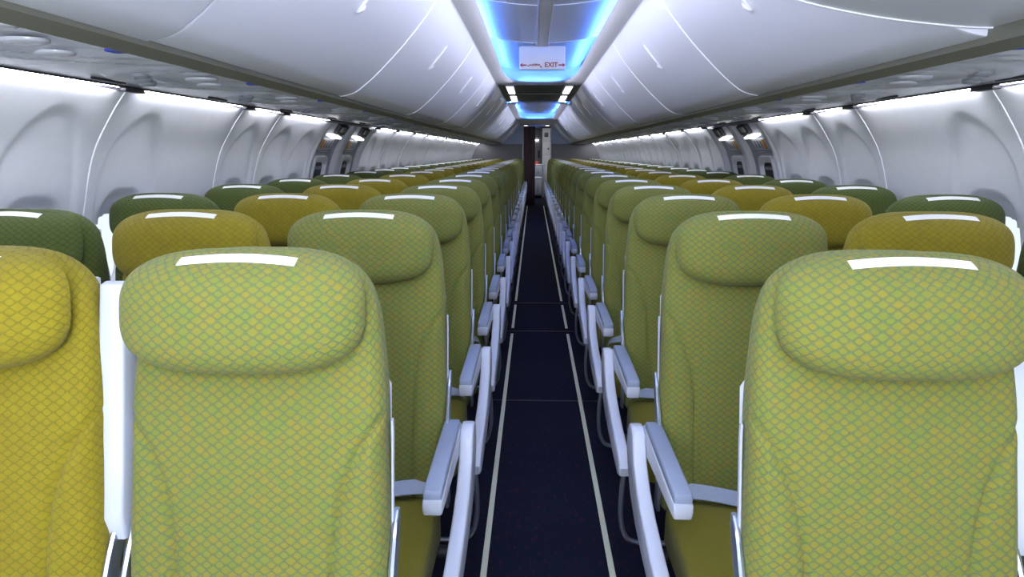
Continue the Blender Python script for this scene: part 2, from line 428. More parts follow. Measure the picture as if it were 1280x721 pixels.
# ------------------------------------------------------------------ sidewall lights (cove at the top of every panel)
k = 0
for s, nm in ((-1, 'left'), (1, 'right')):
    sp = []
    for (y0, y1, n) in panels:
        o = tag(MB().box(s*1.487-.0035, s*1.487+.0035, y0+.075, y1-.075, 1.600, 1.606).build('sidewall_light', LAMPS, smooth=0), '', 'light')
        i = len(sp); sp.append(o)
        ordn = ('first', 'second', 'third', 'fourth', 'fifth', 'sixth', 'seventh', 'eighth', 'ninth', 'tenth', 'eleventh', 'twelfth', 'thirteenth', 'fourteenth', 'fifteenth', 'sixteenth', 'seventeenth', 'eighteenth', 'nineteenth', 'twentieth', 'twenty-first', 'twenty-second', 'twenty-third')
        if y0 < 4.9: lab = f'white light line above the {nm} wall panels, {ordn[6-i]} stretch before the exits'
        else: lab = f'white light line above the {nm} wall panels, {ordn[i-7]} stretch beyond the exits'
        tag(o, lab, 'light', 'light lines above the wall panels')

# ------------------------------------------------------------------ service panels over the seats
NR = 23
ROW = []
y = 1.02
for i in range(NR):
    ROW.append(y); y += .87 if i in (4, 5) else .762
def psu_proto():
    root = empty('service_panel')
    x0, x1 = .95, 1.478      # built for the right side, mirrored through negative scale of coordinates below
    return root
def psu_meshes(s, L_):
    # sculpted flat panel
    hx = .264; mb = MB(); nx, nyv = 36, 44; top = []
    def hgt(u, v):   # u 0..1 from aisle to wall, v -1..1 along the cabin
        z = 0
        r1 = math.hypot((u-.05)/.75, v/.9)           # big swoosh ridges
        z -= .010*math.exp(-((r1-.95)/.04)**2)+.006*math.exp(-((r1-.70)/.03)**2)
        z += .010*(1-sstep(.55, .72, r1))
        return z
    for i in range(nx+1):
        for j in range(nyv+1):
            u = i/nx; v = -1+2*j/nyv
            mb.v.append((s*(.948+u*.532), v*L_/2*.998, 1.603+hgt(u, v)+.004*u))
    for i in range(nx):
        for j in range(nyv): q = i*(nyv+1)+j; mb.f.append((q, q+1, q+nyv+2, q+nyv+1))
    n0 = len(mb.v)
    for (i, j) in ((0, 0), (nx, 0), (nx, nyv), (0, nyv)): v = mb.v[i*(nyv+1)+j]; mb.v.append((v[0], v[1], v[2]+.03))
    mb.f.append((n0, n0+1, n0+2, n0+3))
    base = mb.mesh('panel', PSU, 50)
    pods = []
    for (u, v, a_, b_) in ((.18, -.46, .050, .036), (.30, .0, .050, .036), (.42, .46, .050, .036)):
        def fp(r, th, u=u, v=v, a_=a_, b_=b_):
            x = s*(.948+u*.532)+a_*r*math.cos(th); yy = v*L_/2+b_*r*math.sin(th)
            return (x, yy, 1.604-.006*math.sqrt(max(0, 1-r**2.4))), (x, yy, 1.609)
        pods.append(MB().pillow(fp, 6, 24).mesh('reading_light', PSU, 50))
    vents = []
    for (u, v) in ((.50, -.42), (.60, -.12), (.70, .18)):
        cx_, cy_ = s*(.948+u*.532), v*L_/2
        rings = [[(cx_+r*math.cos(q), cy_+r*math.sin(q), z) for q in [2*math.pi*k/18 for k in range(18)]] for r, z in ((.026, 1.606), (.026, 1.597), (.020, 1.592), (.014, 1.594), (.010, 1.602), (.004, 1.598))]
        vents.append(MB().loft(rings).mesh('air_vent', GREY, 40))
    cx_, cy_ = s*(.948+.10*.532), .10*L_/2
    sign = MB().prism(rrect(.016, .024, .010, 20, cx_, cy_+.10), 'z', 1.6015, 1.606).mesh('sign_window', BLUE, 40)
    slot = MB().prism(rrect(.006, .09, .005, 16, s*(.948+.86*.532), 0), 'z', 1.5995, 1.61).mesh('speaker_slot', CHAR, 40)
    return base, pods, vents, sign, slot
pm = {}
def ordw(i): return ordn[i]
for s, nm in ((-1, 'left'), (1, 'right')):
    pm[s] = psu_meshes(s, .762)
    edges = [-1.2, -.44, .30]+[(ROW[i]+ROW[i+1])/2-.33 for i in range(NR-1)]+[YB-.02]
    edges = [-1.2, -.46] + [ROW[i]-.72+.0 for i in range(NR)]+[YB-.02]
    for i in range(len(edges)-1):
        e0, e1 = edges[i], edges[i+1]
        if e1 < .2: continue
        r = empty('service_panel', (0, (e0+e1)/2, 0)); sc = (e1-e0)/.762
        bs = link('panel', pm[s][0], r); bs.scale[1] = sc
        for q in pm[s][1]: link('reading_light', q, r)
        for q in pm[s][2]: link('air_vent', q, r)
        link('sign_window', pm[s][3], r); link('speaker_slot', pm[s][4], r)
        row = i-1
        tag(r, f'moulded grey service panel with reading lights over the {nm} seats, ' + ('right above the camera' if row < 1 else f'{ordw(row-1)} from the camera'), 'service panel', 'service panels under the bins')
# valance strips below the bin doors and outboard edge strips
for s, nm in ((-1, 'left'), (1, 'right')):
    P = [(s*.905, 1.607), (s*.948, 1.592), (s*.953, 1.606), (s*.953, 1.640), (s*.905, 1.640)]
    struct(MB().prism(P, 'y', -1.2, YB-.02).build(f'trim_{3+(s+3)//2}', STRIP, smooth=0))
    P = [(s*1.478, 1.600), (s*1.492, 1.608), (s*1.51, 1.63), (s*1.478, 1.63)]
    struct(MB().prism(P, 'y', -1.2, YB-.02).build(f'trim_{5+(s+3)//2}', CHAR, smooth=0))
    # roof skin above: closes the cabin shell behind bins and panels
    P = [(s*1.52, 1.592), (s*1.56, 1.60), (s*1.50, 1.72), (s*1.35, 1.95), (s*1.1, 2.15), (s*.8, 2.27), (s*.45, 2.33), (0, 2.35),
         (0, 2.38), (s*.45, 2.36), (s*.82, 2.30), (s*1.13, 2.18), (s*1.39, 1.97), (s*1.60, 1.62)]
    sk = struct(MB().prism(P, 'y', Y0, 25.2).build(f'ceiling_shell_{nm}', CEIL, smooth=0)); sk.name = 'ceiling' if s == -1 else 'ceiling.001'

# ------------------------------------------------------------------ overhead bins
BP = [(.915, 1.622), (.895, 1.6225), (.85, 1.634), (.816, 1.653), (.750, 1.706), (.684, 1.769), (.615, 1.84), (.552, 1.912), (.502, 1.975), (.465, 2.030), (.446, 2.060)]
BP = [tuple(v) for v in spline([(x, z, 0) for x, z in BP], 4)]
def bin_meshes(s, L_):
    back = [(.452, 2.10), (.56, 2.20), (1.0, 2.10), (1.28, 1.92), (1.42, 1.72), (1.40, 1.645), (.96, 1.642)]
    out = [(s*x, z) for x, z, _ in BP]+[(s*x, z) for x, z in back]
    cen = (s*.9, 1.85)
    def sh(k): return [(x+(cen[0]-x)*k, z+(cen[1]-z)*k) for x, z in out]
    rings = []
    for yy, k in ((.003, .02), (.004, .008), (.008, .002), (.014, 0), (L_-.014, 0), (L_-.008, .002), (L_-.004, .008), (L_-.003, .02)):
        rings.append([(x, yy, z) for x, z in sh(k)])
    body = MB().loft(rings).mesh('bin_door', BIN, 35)
    # bright rim along the end of the door
    def rim(yy):
        mb = MB(); rr = []
        for i, (x, z, _) in enumerate(BP):
            a_ = Vector(BP[max(i-1, 0)][:2]); b_ = Vector(BP[min(i+1, len(BP)-1)][:2]); d = (b_-a_).normalized(); nx_, nz_ = -d.y, d.x
            if nx_*(x-.9)+nz_*(z-1.85) < 0: nx_, nz_ = -nx_, -nz_
            rr.append([(s*(x+nx_*h), yy+w_, z+nz_*h) for h, w_ in ((-.004, -.0045), (.0022, -.0035), (.0034, 0), (.0022, .0035), (-.004, .0045))])
        return mb.loft(rr).mesh('door_rim', BINL, 60)
    rim_m = rim(L_-.010)
    # latch: a shallow pull set on the door, running along its curve
    L0 = L_/2; idx = [q for q in BP if 1.82 < q[1] < 1.945]
    def latch(wd, h0, h1, pts, m, name):
        rr = []; N_ = len(pts)
        for i, (x, z, _) in enumerate(pts):
            a_ = Vector(pts[max(i-1, 0)][:2]); b_ = Vector(pts[min(i+1, N_-1)][:2]); d = (b_-a_).normalized(); nx_, nz_ = d.y, -d.x
            if nx_*(x-.9)+nz_*(z-1.85) < 0: nx_, nz_ = -nx_, -nz_
            e = 1-.55*(2*abs(i/(N_-1)-.5))**4; hh = h1*(1-.75*(2*abs(i/(N_-1)-.5))**4)
            rr.append([(s*(x+nx_*h), L0+w_*wd*e, z+nz_*h) for h, w_ in ((h0, -1), (hh*.8, -.85), (hh, -.5), (hh, .5), (hh*.8, .85), (h0, 1))])
        return MB().loft(rr).mesh(name, m, 50)
    lat = latch(.017, -.004, .010, idx, BIN, 'latch'); 
    but = latch(.011, .004, .016, [q for q in BP if 1.82 < q[1] < 1.862], SEAM, 'latch_button')
    # panel above the door: fixed strip
    return body, rim_m, lat, but
TOPSTRIP = {}
bin_y = [1.55-1.524]+[1.55+1.524*k for k in range(11)]
for s, nm in ((-1, 'left'), (1, 'right')):
    bm_ = bin_meshes(s, 1.524)
    ys = [1.55-2*1.524]+bin_y
    for i, y0 in enumerate(ys):
        r = empty('overhead_bin', (0, y0, 0))
        body = link('bin_door', bm_[0], r)
        if i > 1 or s == 1: link('door_rim', bm_[1], body)
        lt = link('latch', bm_[2], body); link('latch_button', bm_[3], lt)
        if y0+1.524 > YB: 
            r.scale[1] = (YB-.012-y0)/1.524
        if i in (0, 1) and s == 1:                       # the lowered, open bin
            P_ = Vector((.906, 0, 1.845)); al = math.radians(39)
            Mx = Matrix.Translation(P_) @ Matrix.Rotation(-al, 4, 'Y') @ Matrix.Translation(-P_)
            body.matrix_local = Mx @ Matrix.Translation((0, 0, .0))
        if i in (0, 1) and s == -1:
            P_ = Vector((-1.2, 0, 1.9)); Mx = Matrix.Translation(P_) @ Matrix.Rotation(math.radians(.7), 4, 'Y') @ Matrix.Translation(-P_); body.matrix_local = Mx
        if i == 0: lab = f'{"open lowered" if s == 1 else "closed white"} overhead bin above the {nm} seats, beside the camera'
        elif i == 1 and s == 1: lab = 'open overhead bin hanging lowered at the top right corner'
        elif i == 1: lab = 'closed white overhead bin at the top left corner, nearest on its side'
        elif i == len(ys)-1: lab = f'last closed overhead bin above the {nm} seats, against the far bulkhead'
        else: lab = f'closed white overhead bin above the {nm} seats, {ordw(i-1)} from the camera'
        tag(r, lab, 'overhead bin', 'white overhead bins')

# ------------------------------------------------------------------ aisle ceiling
def ceil_profile(y, kind): pass
def ceiling_piece(name, y0, y1, m, z=2.075):
    P = [(-.462, z-.008), (-.43, z-.002), (-.40, z), (.40, z), (.43, z-.002), (.462, z-.008), (.462, z+.02), (-.462, z+.02)]
    return struct(MB().prism(P, 'y', y0, y1).build(name, m, smooth=30))
# rails beside the openings, lip curving up into the cove
def opening(y0, y1, e0, e1, num):
    """frame of an opening between y0 and y1; e0/e1: length of the rounded ends (0 = runs on)"""
    HW = .335
    def edge(n=14):
        pts = []
        if e0:
            for k in range(n+1):
                q = math.pi/2*k/n; pts.append((-HW*math.cos(q)**.45 if math.cos(q) > 1e-6 else 0, y0+e0*(1-math.sin(q)**.9)))
            pts = [(x, y) for x, y in pts]      # from (-HW,y0+e0) to (0,y0)
        else: pts = [(-HW, y0)]
        return pts
    # left side outline (x<0) from near end to far end, as (x, y)
    Lft = []
    n = 16
    if e0:
        for k in range(n+1):
            q = math.pi/2*k/n; Lft.append((-HW*math.sin(q)**.62, y0+e0*(1-math.cos(q)**.8)))
    else: Lft.append((-HW, y0))
    ym = 8
    ya, yb = Lft[-1][1], y1-e1
    for k in range(1, ym): Lft.append((-HW, ya+(yb-ya)*k/ym))
    if e1:
        for k in range(n+1):
            q = math.pi/2*(1-k/n); Lft.append((-HW*math.sin(q)**.62, y1-e1*(1-math.cos(q)**.8)))
    else: Lft.append((-HW, y1))
    mb = MB()
    for sx in (-1, 1):
        inner = [(-sx*x, y) for x, y in Lft]         # positive/negative side
        inner = [(sx*abs(x), y) for x, y in Lft]
        rings = []
        cy0, cy1 = y0+e0, y1-e1
        for (x, y) in inner:
            # outward direction for the lip cross-section
            outx = sx*.465
            n_ = Vector((x/HW, 0, 0))
            dy = 0
            if y < cy0 and e0: dy = -(1-(y-y0)/e0)
            if y > cy1 and e1: dy = (1-(y1-y)/e1)
            d = Vector((sx*(abs(x)/HW)**3, dy*.9)); d = d.normalized() if d.length > 0 else Vector((sx, 0))
            def pt(o_, z): 
                px, py = x+d.x*o_, y+d.y*o_
                return (px, py, z)
            ring = [pt(.020, 2.090), pt(.006, 2.089), pt(-.001, 2.086), pt(-.002, 2.080), pt(.010, 2.074), pt(.035, 2.068), pt(.075, 2.066)]
            ex = max(abs(ring[-1][0]), .462)
            ey = ring[-1][1]
            if e1 and y > cy1: ey = max(ey, y1+.10) if abs(x) < HW*.9 else ey
            rings.append(ring)
        mb.loft(rings, caps=False, closed=False)
    return mb, Lft
def frame_plate(y0, y1, e0, e1, mb, Lft, m, name):
    # flat plate strip from lip to bin edge, and across the rounded ends
    HW = .335
    for sx in (-1, 1):
        rings = []
        for (x, y) in Lft:
            d = Vector((sx*(abs(x)/HW)**3, 0))
            dy = 0
            if e0 and y < y0+e0: dy = -(1-(y-y0)/e0)
            if e1 and y > y1-e1: dy = (1-(y1-y)/e1)
            d = Vector((sx*(abs(x)/HW)**3, dy*.9)); d = d.normalized() if d.length > 0 else Vector((sx, 0))
            p = (sx*abs(x)+d.x*.073, y+d.y*.073, 2.066)
            # target on the outer boundary
            if e1 and y >= y1-e1+1e-6: t = (sx*min(.462, abs(p[0])+.001+(.462-HW-.07)*1), y1+.11) if dy > .5 else (sx*.462, max(p[1], y1-e1+.05)+dy*.12)
            elif e0 and y <= y0+e0-1e-6: t = (sx*min(.462, abs(p[0])), y0-.11) if dy < -.5 else (sx*.462, min(p[1], y0+e0-.05)+dy*.12)
            else: t = (sx*.462, y)
            rings.append([p, (t[0], t[1], 2.064)])
        mb.loft(rings, caps=False, closed=False)
    return mb
VAULTS = ((Y0, 7.2, 0, 1.0), (9.9, 14.9, .8, .8))
for vi, (y0, y1, e0, e1) in enumerate(VAULTS):
    mb, Lft = opening(y0, y1, e0, e1, vi)
    mb = frame_plate(y0, y1, e0, e1, mb, Lft, CEIL, '')
    struct(mb.build(f'trim_{9+vi}', CEIL, smooth=50))
    # belly panel hanging in the opening, rising to the cove on every side
    NX, NY = 28, 110; mb = MB()
    ya, yb = y0-(.12 if e0 else 0), y1+(.12 if e1 else 0)
    def bz(x, y):
        u = abs(x)/.42; z = 2.115+.055*u**2+.03*sstep(.9, 1.0, u)+(.055*sstep(yb-2.45, yb-2.1, y) if e1 else 0)
        if e1: z += .02*sstep(.5, 0, (yb-y)) if yb-y < .5 else 0
        if e0: z += .09*sstep(.75, 0, (y-ya)) if y-ya < .75 else 0
        if e1 and yb-y < .10: z -= (z-2.072)*sstep(.10, 0, yb-y)
        return z
    for j in range(NY+1):
        t = j/NY; y = ya+(yb-ya)*(1-(1-t)**1.25)
        for i in range(NX+1): x = -.42+.84*i/NX; mb.v.append((x, y, bz(x, y)))
    for j in range(NY):
        for i in range(NX): q = j*(NX+1)+i; mb.f.append((q, q+1, q+NX+2, q+NX+1))
    bo = struct(mb.build('ceiling', BELLY, smooth=60))
    # raised centre channel and panel joints
    yc0, yc1 = ya+(.55 if e0 else 0), yb-2.40
    MB().prism([(-.040, 2.118), (-.036, 2.098), (-.028, 2.094), (.028, 2.094), (.036, 2.098), (.040, 2.118)], 'y', yc0, yc1, 0).build('centre_channel', CEIL, bo, smooth=60)
    for sx in (-1, 1): MB().prism([(sx*.036-.004, 2.10), (sx*.036-.003, 2.0915), (sx*.036+.003, 2.0915), (sx*.036+.004, 2.10)], 'y', yc0, yc1, 0).build('channel_edge', SEAM, bo)
    yy = 3.68 if vi == 0 else 11.4
    while yy < yc1:
        rr = [[(x, yy+dy, bz(x, yy)+dz) for dy, dz in ((-.006, .003), (-.004, -.003), (.004, -.003), (.006, .003))] for x in [-.40+.8*k/24 for k in range(25)]]
        MB().loft(rr).build('panel_joint', SEAM, bo, smooth=60); yy += 1.22
    # cove lights
    for sx, nm in ((-1, 'left'), (1, 'right')):
        tag(MB().box(sx*.392-.012, sx*.392+.012, ya+(.35 if e0 else 0), yb-.12, 2.094, 2.100).build('cove_light', LAMPB, smooth=0),
            f'blue light strip in the cove on the {nm} of the {"nearer" if vi == 0 else "farther"} ceiling vault', 'light', 'blue ceiling cove lights')
    if e1: tag(MB().box(-.22, .22, y1+.060, y1+.066, 2.080, 2.084).build('cove_light', LAMPB),
        f'blue light strip behind the rim at the far end of the {"nearer" if vi == 0 else "farther"} vault', 'light', 'blue ceiling cove lights')
    if 0: tag(MB().tube([(-.33+.66*k/20, ya+.33-.30*math.sin(math.pi*k/20)**.6, 2.09) for k in range(21)], .006, 6).build('cove_light', LAMPB),
        'blue light strip curving around the near end of the farther vault', 'light', 'blue ceiling cove lights')
# dark flat stretch between the vaults, with its four lamps
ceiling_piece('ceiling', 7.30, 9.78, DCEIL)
for k, y in enumerate((7.42, 8.52, 9.66)): struct(MB().box(-.40, .40, y-.006, y+.006, 2.071, 2.076).build(f'trim_{12+k}', GREY, smooth=0))
for sx, nm in ((-1, 'left'), (1, 'right')):
    for k, (ya, yb) in enumerate(((7.48, 8.32), (8.72, 9.56))):
        r = tag(empty('ceiling_lamp', (sx*.315, (ya+yb)/2, 2.075)), f'bright white lamp on the {nm} of the dark ceiling, {"nearer" if k == 0 else "farther"} of its pair', 'lamp', 'lamps in the dark ceiling')
        MB().box(-.048, .048, -.44, .44, -.012, 0, .005).build('housing', CEIL, r); MB().box(-.036, .036, -.42, .42, -.020, -.011, .004).build('diffuser', LAMP, r)
ceiling_piece('ceiling', 15.02, YB+.05, CEIL)
# bright groove along the top edge of the bin doors
for s, nm in ((-1, 'left'), (1, 'right')):
    P = [(s*.452, 2.058), (s*.440, 2.064), (s*.440, 2.072), (s*.463, 2.072)]
    struct(MB().prism(P, 'y', Y0, YB).build(f'trim_{15+(s+1)//2}', BINL, smooth=0))
    for y0 in bin_y:
        for dy in (.1, .76, 1.42):
            pass
# ------------------------------------------------------------------ hanging exit sign
ex = tag(empty('exit_sign', (0, 5.0, 2.035)), 'white hanging sign with red EXIT lettering below the blue ceiling', 'sign')
MB().box(-.162, .162, -.018, .018, -.088, .075, .012, 3).build('sign_box', mat('sign_white', (240, 240, 246), .4), ex)
MB().box(-.05, .05, -.012, .012, .08, .10, .003).build('bracket', CEIL, ex)
def text_mesh(body, size):
    cu = bpy.data.curves.new('txt', 'FONT'); cu.body = body; cu.size = size; cu.extrude = .0012; cu.offset = .0012; cu.align_x = 'CENTER'; cu.align_y = 'CENTER'
    t = bpy.data.objects.new('txt', cu); COL.objects.link(t); dg = bpy.context.evaluated_depsgraph_get()
    me = bpy.data.meshes.new_from_object(t.evaluated_get(dg)); bpy.data.objects.remove(t); me.name = 'lettering'; me.materials.clear(); me.materials.append(RED); return me
bpy.context.view_layer.update()
le = link('lettering', text_mesh('EXIT', .045), ex, (.062, -.0192, -.055)); le.rotation_euler = (math.pi/2, 0, 0)
def arrow(sx, x):
    P = [(x+sx*.030, 0), (x+sx*.010, .016), (x+sx*.014, .005), (x-sx*.018, .004), (x-sx*.018, -.004), (x+sx*.014, -.005), (x+sx*.010, -.016)]
    return MB().prism([(p[0], p[1]-.055) for p in P], 'y', -.0200, -.0170).build('arrow', RED, ex, smooth=0)
arrow(-1, -.128); arrow(1, .130)
sc_ = [(-.005, -.062), (-.010, -.072), (-.018, -.062), (-.028, -.048), (-.038, -.060), (-.046, -.046), (-.056, -.061), (-.062, -.044), (-.074, -.060), (-.082, -.047), (-.092, -.060), (-.104, -.050), (-.116, -.062), (-.128, -.056)]
MB().tube([(p.x*.82, -.018, p.y) for p in spline([(x, z, 0) for x, z in sc_], 3)], .0028, 6).build('script_lettering', RED, ex)

# ------------------------------------------------------------------ bulkhead and galley beyond
for s, nm, xi in ((-1, 'left', -.335), (1, 'right', .40)):
    P = [(xi, 0), (xi, 2.30), (s*.9, 2.25), (s*1.2, 2.10), (s*1.45, 1.80), (s*1.6, 1.55), (s*1.75, 1.1), (s*1.77, .7), (s*1.68, 0)]
    if s < 0: P = P[::-1]
    bo = struct(MB().prism(P, 'y', YB, YB+.05).build(f'wall_bulkhead_{nm}', FACE_BLUE_LIT, smooth=0))
    MB().box(min(xi+s*.01, s*1.70), max(xi+s*.01, s*1.70), YB-.006, YB+.01, .9, 1.60, .003).build('lower_panel', FACE_GREY, bo)
    MB().box(xi-.012, xi+.012, YB-.02, YB+.07, 0, 2.2, .004).build('edge_strip', WHT, bo)
struct(MB().box(-.36, .42, YB, YB+.05, 2.10, 2.36).build('wall_header', CEIL, smooth=0))
# curtain gathered at the left of the doorway
r = tag(empty('curtain', (-.17, YB+.16, 0)), 'dark purple brown curtain gathered at the left of the galley doorway', 'curtain')
mb = MB(); rings = []
for z in (.005, .6, 1.2, 1.8, 2.05):
    rings.append([(-.17+.32*k/60, .022*math.sin(k*math.pi/5+z*.3)+(.006 if z < 1.8 else 0), z) for k in range(61)])
mb.loft(rings, caps=False, closed=False); o = mb.build('cloth', CURT, r, 60); md = o.modifiers.new('solid', 'SOLIDIFY'); md.thickness = .004
MB().box(-.15, .56, -.01, .01, 2.045, 2.07, .003).build('curtain_rail', GREY, r)
# entry area walls, ceiling and galley
struct(MB().box(-1.0, -.95, YB+.05, 25.1, 0, 2.36).build('wall_entry_left', GREY, smooth=0))
struct(MB().box(1.0, 1.05, YB+.05, 25.1, 0, 2.36).build('wall_entry_right', GREY, smooth=0))
struct(MB().box(-1.0, 1.05, 25.0, 25.1, 0, 2.36).build('wall_back', FACE_GREY, smooth=0))
o = struct(MB().box(-1.0, 1.05, YB+.05, 25.1, 2.14, 2.18).build('ceiling', DCEIL, smooth=0))
r = tag(empty('ceiling_dome', (.02, 19.6, 2.12)), 'small oval blue ceiling dome with a bright spot at each end, over the galley entry', 'ceiling light')
MB().pillow(lambda q, th: ((.26*q*math.cos(th), .35*q*math.sin(th), -.04*math.sqrt(max(0, 1-q*q))), (.26*q*math.cos(th), .35*q*math.sin(th), .018)), 6, 32).build('dome', mat('dome_blue', (60, 90, 190), .4, emit=(.08, .16, .7), estr=.7), r)
for sx in (-1, 1): MB().pillow(lambda q, th: ((sx*.30+.055*q*math.cos(th), .06*q*math.sin(th), -.03*math.sqrt(max(0, 1-q*q))), (sx*.30+.055*q*math.cos(th), .06*q*math.sin(th), .018)), 5, 20).build('spot', LAMP, r)
# galley unit on the right with doors, and tall dark unit at the centre
g = tag(empty('galley_unit', (.55, 21.6, 0)), 'white galley wall with stacked compartments and latches beyond the doorway', 'galley unit')
GW = mat('galley_white', (196, 196, 196), .5)
MB().box(-.34, .38, .05, .9, 0, 2.12, .01).build('carcass', GW, g)
for (x0, x1, z0, z1) in ((-.32, -.02, 1.72, 2.05), (0, .34, 1.72, 2.05), (-.32, -.1, 1.3, 1.68), (-.08, .34, 1.42, 1.68), (-.08, .34, 1.05, 1.38), (-.32, .34, .1, 1.0)):
    d = MB().box(x0, x1, .035, .06, z0, z1, .006).build('compartment_door', GW, g)
    MB().box(x1-.07, x1-.03, .02, .04, (z0+z1)/2-.03, (z0+z1)/2+.03, .003).build('latch', CHAR, d)
MB().box(-.28, -.16, .01, .04, 1.85, 1.98, .004).build('display', CHAR, g)
g2 = tag(empty('service_door', (.05, 23.2, 0)), 'grey service door with a small lamp above, at the very end of the aisle', 'door')
MB().box(-.42, .20, 0, .1, 0, 2.13, .01).build('door_frame', GREY, g2)
d = MB().box(-.30, .14, -.03, .02, .05, 1.72, .02, 3).build('door_leaf', mat('door_grey', (150, 152, 158), .5), g2)
MB().box(.04, .10, -.05, -.02, 1.2, 1.45, .006).build('door_handle', CHAR, d)
MB().box(-.12, .06, -.06, -.01, 1.76, 1.80, .008).build('lamp', LAMP, g2)
# trolley
t = tag(empty('catering_trolley', (.085, 21.0, 0)), 'grey metal catering trolley standing at the end of the aisle', 'trolley')
MB().box(-.17, .14, 0, .6, .09, 1.0, .01).build('body', TROL, t)
for (z0, z1) in ((.13, .60), (.68, .96)):
    d = MB().box(-.155, .125, -.012, .005, z0, z1, .006).build('door', GREY, t); MB().box(-.02, .0, -.024, -.01, z0+.06, z1-.06, .004).build('latch', STEEL, d)
MB().box(-.17, .14, -.02, .6, 1.0, 1.03, .006).build('top_tray', WHT, t)
MB().box(-.17, .14, -.03, -.0, .61, .65, .006).build('bumper', SEAM, t)
for sx in (-.14, .11):
    for yy in (.08, .52):
        MB().tube([(sx-.015, yy, .045), (sx+.015, yy, .045)], .045, 18).build('wheel', CHAR, t)
tag(MB().box(-.08, .10, 21.05, 21.35, 1.03, 1.12, .02, 3).build('red_box', mat('red_box', (190, 60, 54), .5)), 'small red box lying on top of the trolley', 'box')
tt = tag(empty('folding_stand', (.27, 20.4, 0)), 'thin grey upright stand beside the trolley in the galley entry', 'stand')
for x in (-.07, .0): MB().box(x-.012, x+.012, -.012, .012, .0, 1.02, .004).build('post', STEEL, tt)
MB().box(-.085, .015, -.014, .014, 1.0, 1.03, .004).build('top_bar', STEEL, tt); MB().box(-.07, .0, -.008, .008, .55, .58, .002).build('cross_bar', STEEL, tt)

# ------------------------------------------------------------------ seats
def ypl(z): return .17*(z-.83)            # front plane of the backrest
def backrest_mesh(m):
    rings = []; zs = []; pat = []
    z = .40
    while z < 1.19: zs.append(z); z += .0055
    zs += [1.19, 1.20, 1.208, 1.2145, 1.219, 1.2215]
    TOP = 1.222
    for z in zs:
        hw = .214+.006*math.sin((z-.4)/.5*math.pi) if z < .9 else .214-.012*sstep(.95, 1.15, z)
        if z < .43: hw -= .02*(1-(z-.40)/.03)**2
        if z > 1.06:
            q = (z-1.06)/(TOP-1.06); hw *= (1-q**3.0)**(1/3.0)*.999+.001
        th = .046-.012*sstep(.9, 1.2, z)
        if z > 1.15: q = (z-1.15)/(TOP-1.15); th *= (1-q**2.4)**(1/2.4)*.98+.02
        if z < .44: th *= .6+.4*math.sqrt(max(0, (z-.40)/.04))
        yc = ypl(z)+.046
        if z > 1.15: yc += .004
        ring = []
        gx = interp([(.40, .128), (.60, .128), (.74, .132), (.80, .140), (.86, .156), (.91, .180), (.955, .214), (1.2, .5)], z)
        slope = abs(interp([(.40, 0), (.74, .1), (.86, .35), (.93, .75), (1.2, .8)], z))
        for x, yy in rrect(hw, th, min(.030, th*.95), 190, 0, 0):
            pat.append((x+math.copysign(yy+th, x), z))
            if yy < 0:
                f = max(0, 1-(x/hw)**2); yy -= .010*f
                g_ = abs(abs(x)-gx)/(1+slope*.6); yy += .0085*math.exp(-(g_/.0050)**2)*(1 if z < .96 else 0)
                if abs(x) > gx: yy -= .004*sstep(0, .03, abs(x)-gx)*sstep(0, .03, hw-abs(x))
            ring.append((x, yc+yy, z))
        rings.append(ring)
    mb = MB().loft(rings); mb.pat = pat; return mb.mesh('backrest', m, 70)
HA, HB, HN, HZ = .199, .096, 3.1, 1.130
def hy(x, z):
    """front surface of the headrest pad"""
    zz = (z-HZ)/HB; r = (abs(x/HA)**HN+abs(zz)**HN)**(1/HN)
    return ypl(z)-.026-.056*max(0, 1-min(r, 1)**3.6)**.5+.012*(x/HA)**2+(.034*zz**3 if zz > 0 else 0)
def headrest_mesh(m):
    def fp(r, th):
        c, s_ = math.cos(th), math.sin(th)
        x = HA*r*math.copysign(abs(c)**(2/HN), c); z = HZ+HB*r*math.copysign(abs(s_)**(2/HN), s_)
        bl = ypl(z)-.012
        return (x, hy(x, z), z), (x*.985, bl, HZ+(z-HZ)*.985)
    mb = MB().pillow(fp, 16, 96); n_ = len(mb.v)//2; pat = [None]*len(mb.v)
    for j in range(96):
        arc = 0
        for k in range(17):
            q = k*96+j; p = Vector(mb.v[q])
            if k: arc += (p-Vector(mb.v[q-96])).length
            dx, dz = p.x, p.z-HZ; L_ = math.hypot(dx, dz)
            pat[q] = (dx/L_*arc, HZ+dz/L_*arc) if L_ > 1e-6 else (0, HZ)
            pat[q+n_] = pat[q]
    mb.pat = pat; return mb.mesh('headrest', m, 60)
def tag_mesh(off):
    mb = MB(); nx = 24; nz = 3
    for i in range(nx+1):
        x = off-.094+.188*i/nx
        for k in range(nz+1):
            z0 = HZ+.0765-.005*((x-off)/.09)**2 + .0095 + .0100*(k/nz-.5)
            mb.v.append((x, hy(x, z0)-.0012, z0))
    for i in range(nx):
        for k in range(nz): q = i*(nz+1)+k; mb.f.append((q, q+nz+1, q+nz+2, q+1))
    n0 = len(mb.v); mb.v += [(v[0], v[1]+.003, v[2]) for v in mb.v[:n0]]
    for i in range(nx):
        for k in range(nz): q = n0+i*(nz+1)+k; mb.f.append((q, q+1, q+nz+2, q+nz+1))
    return mb.mesh('headrest_tag', TAG, 60)
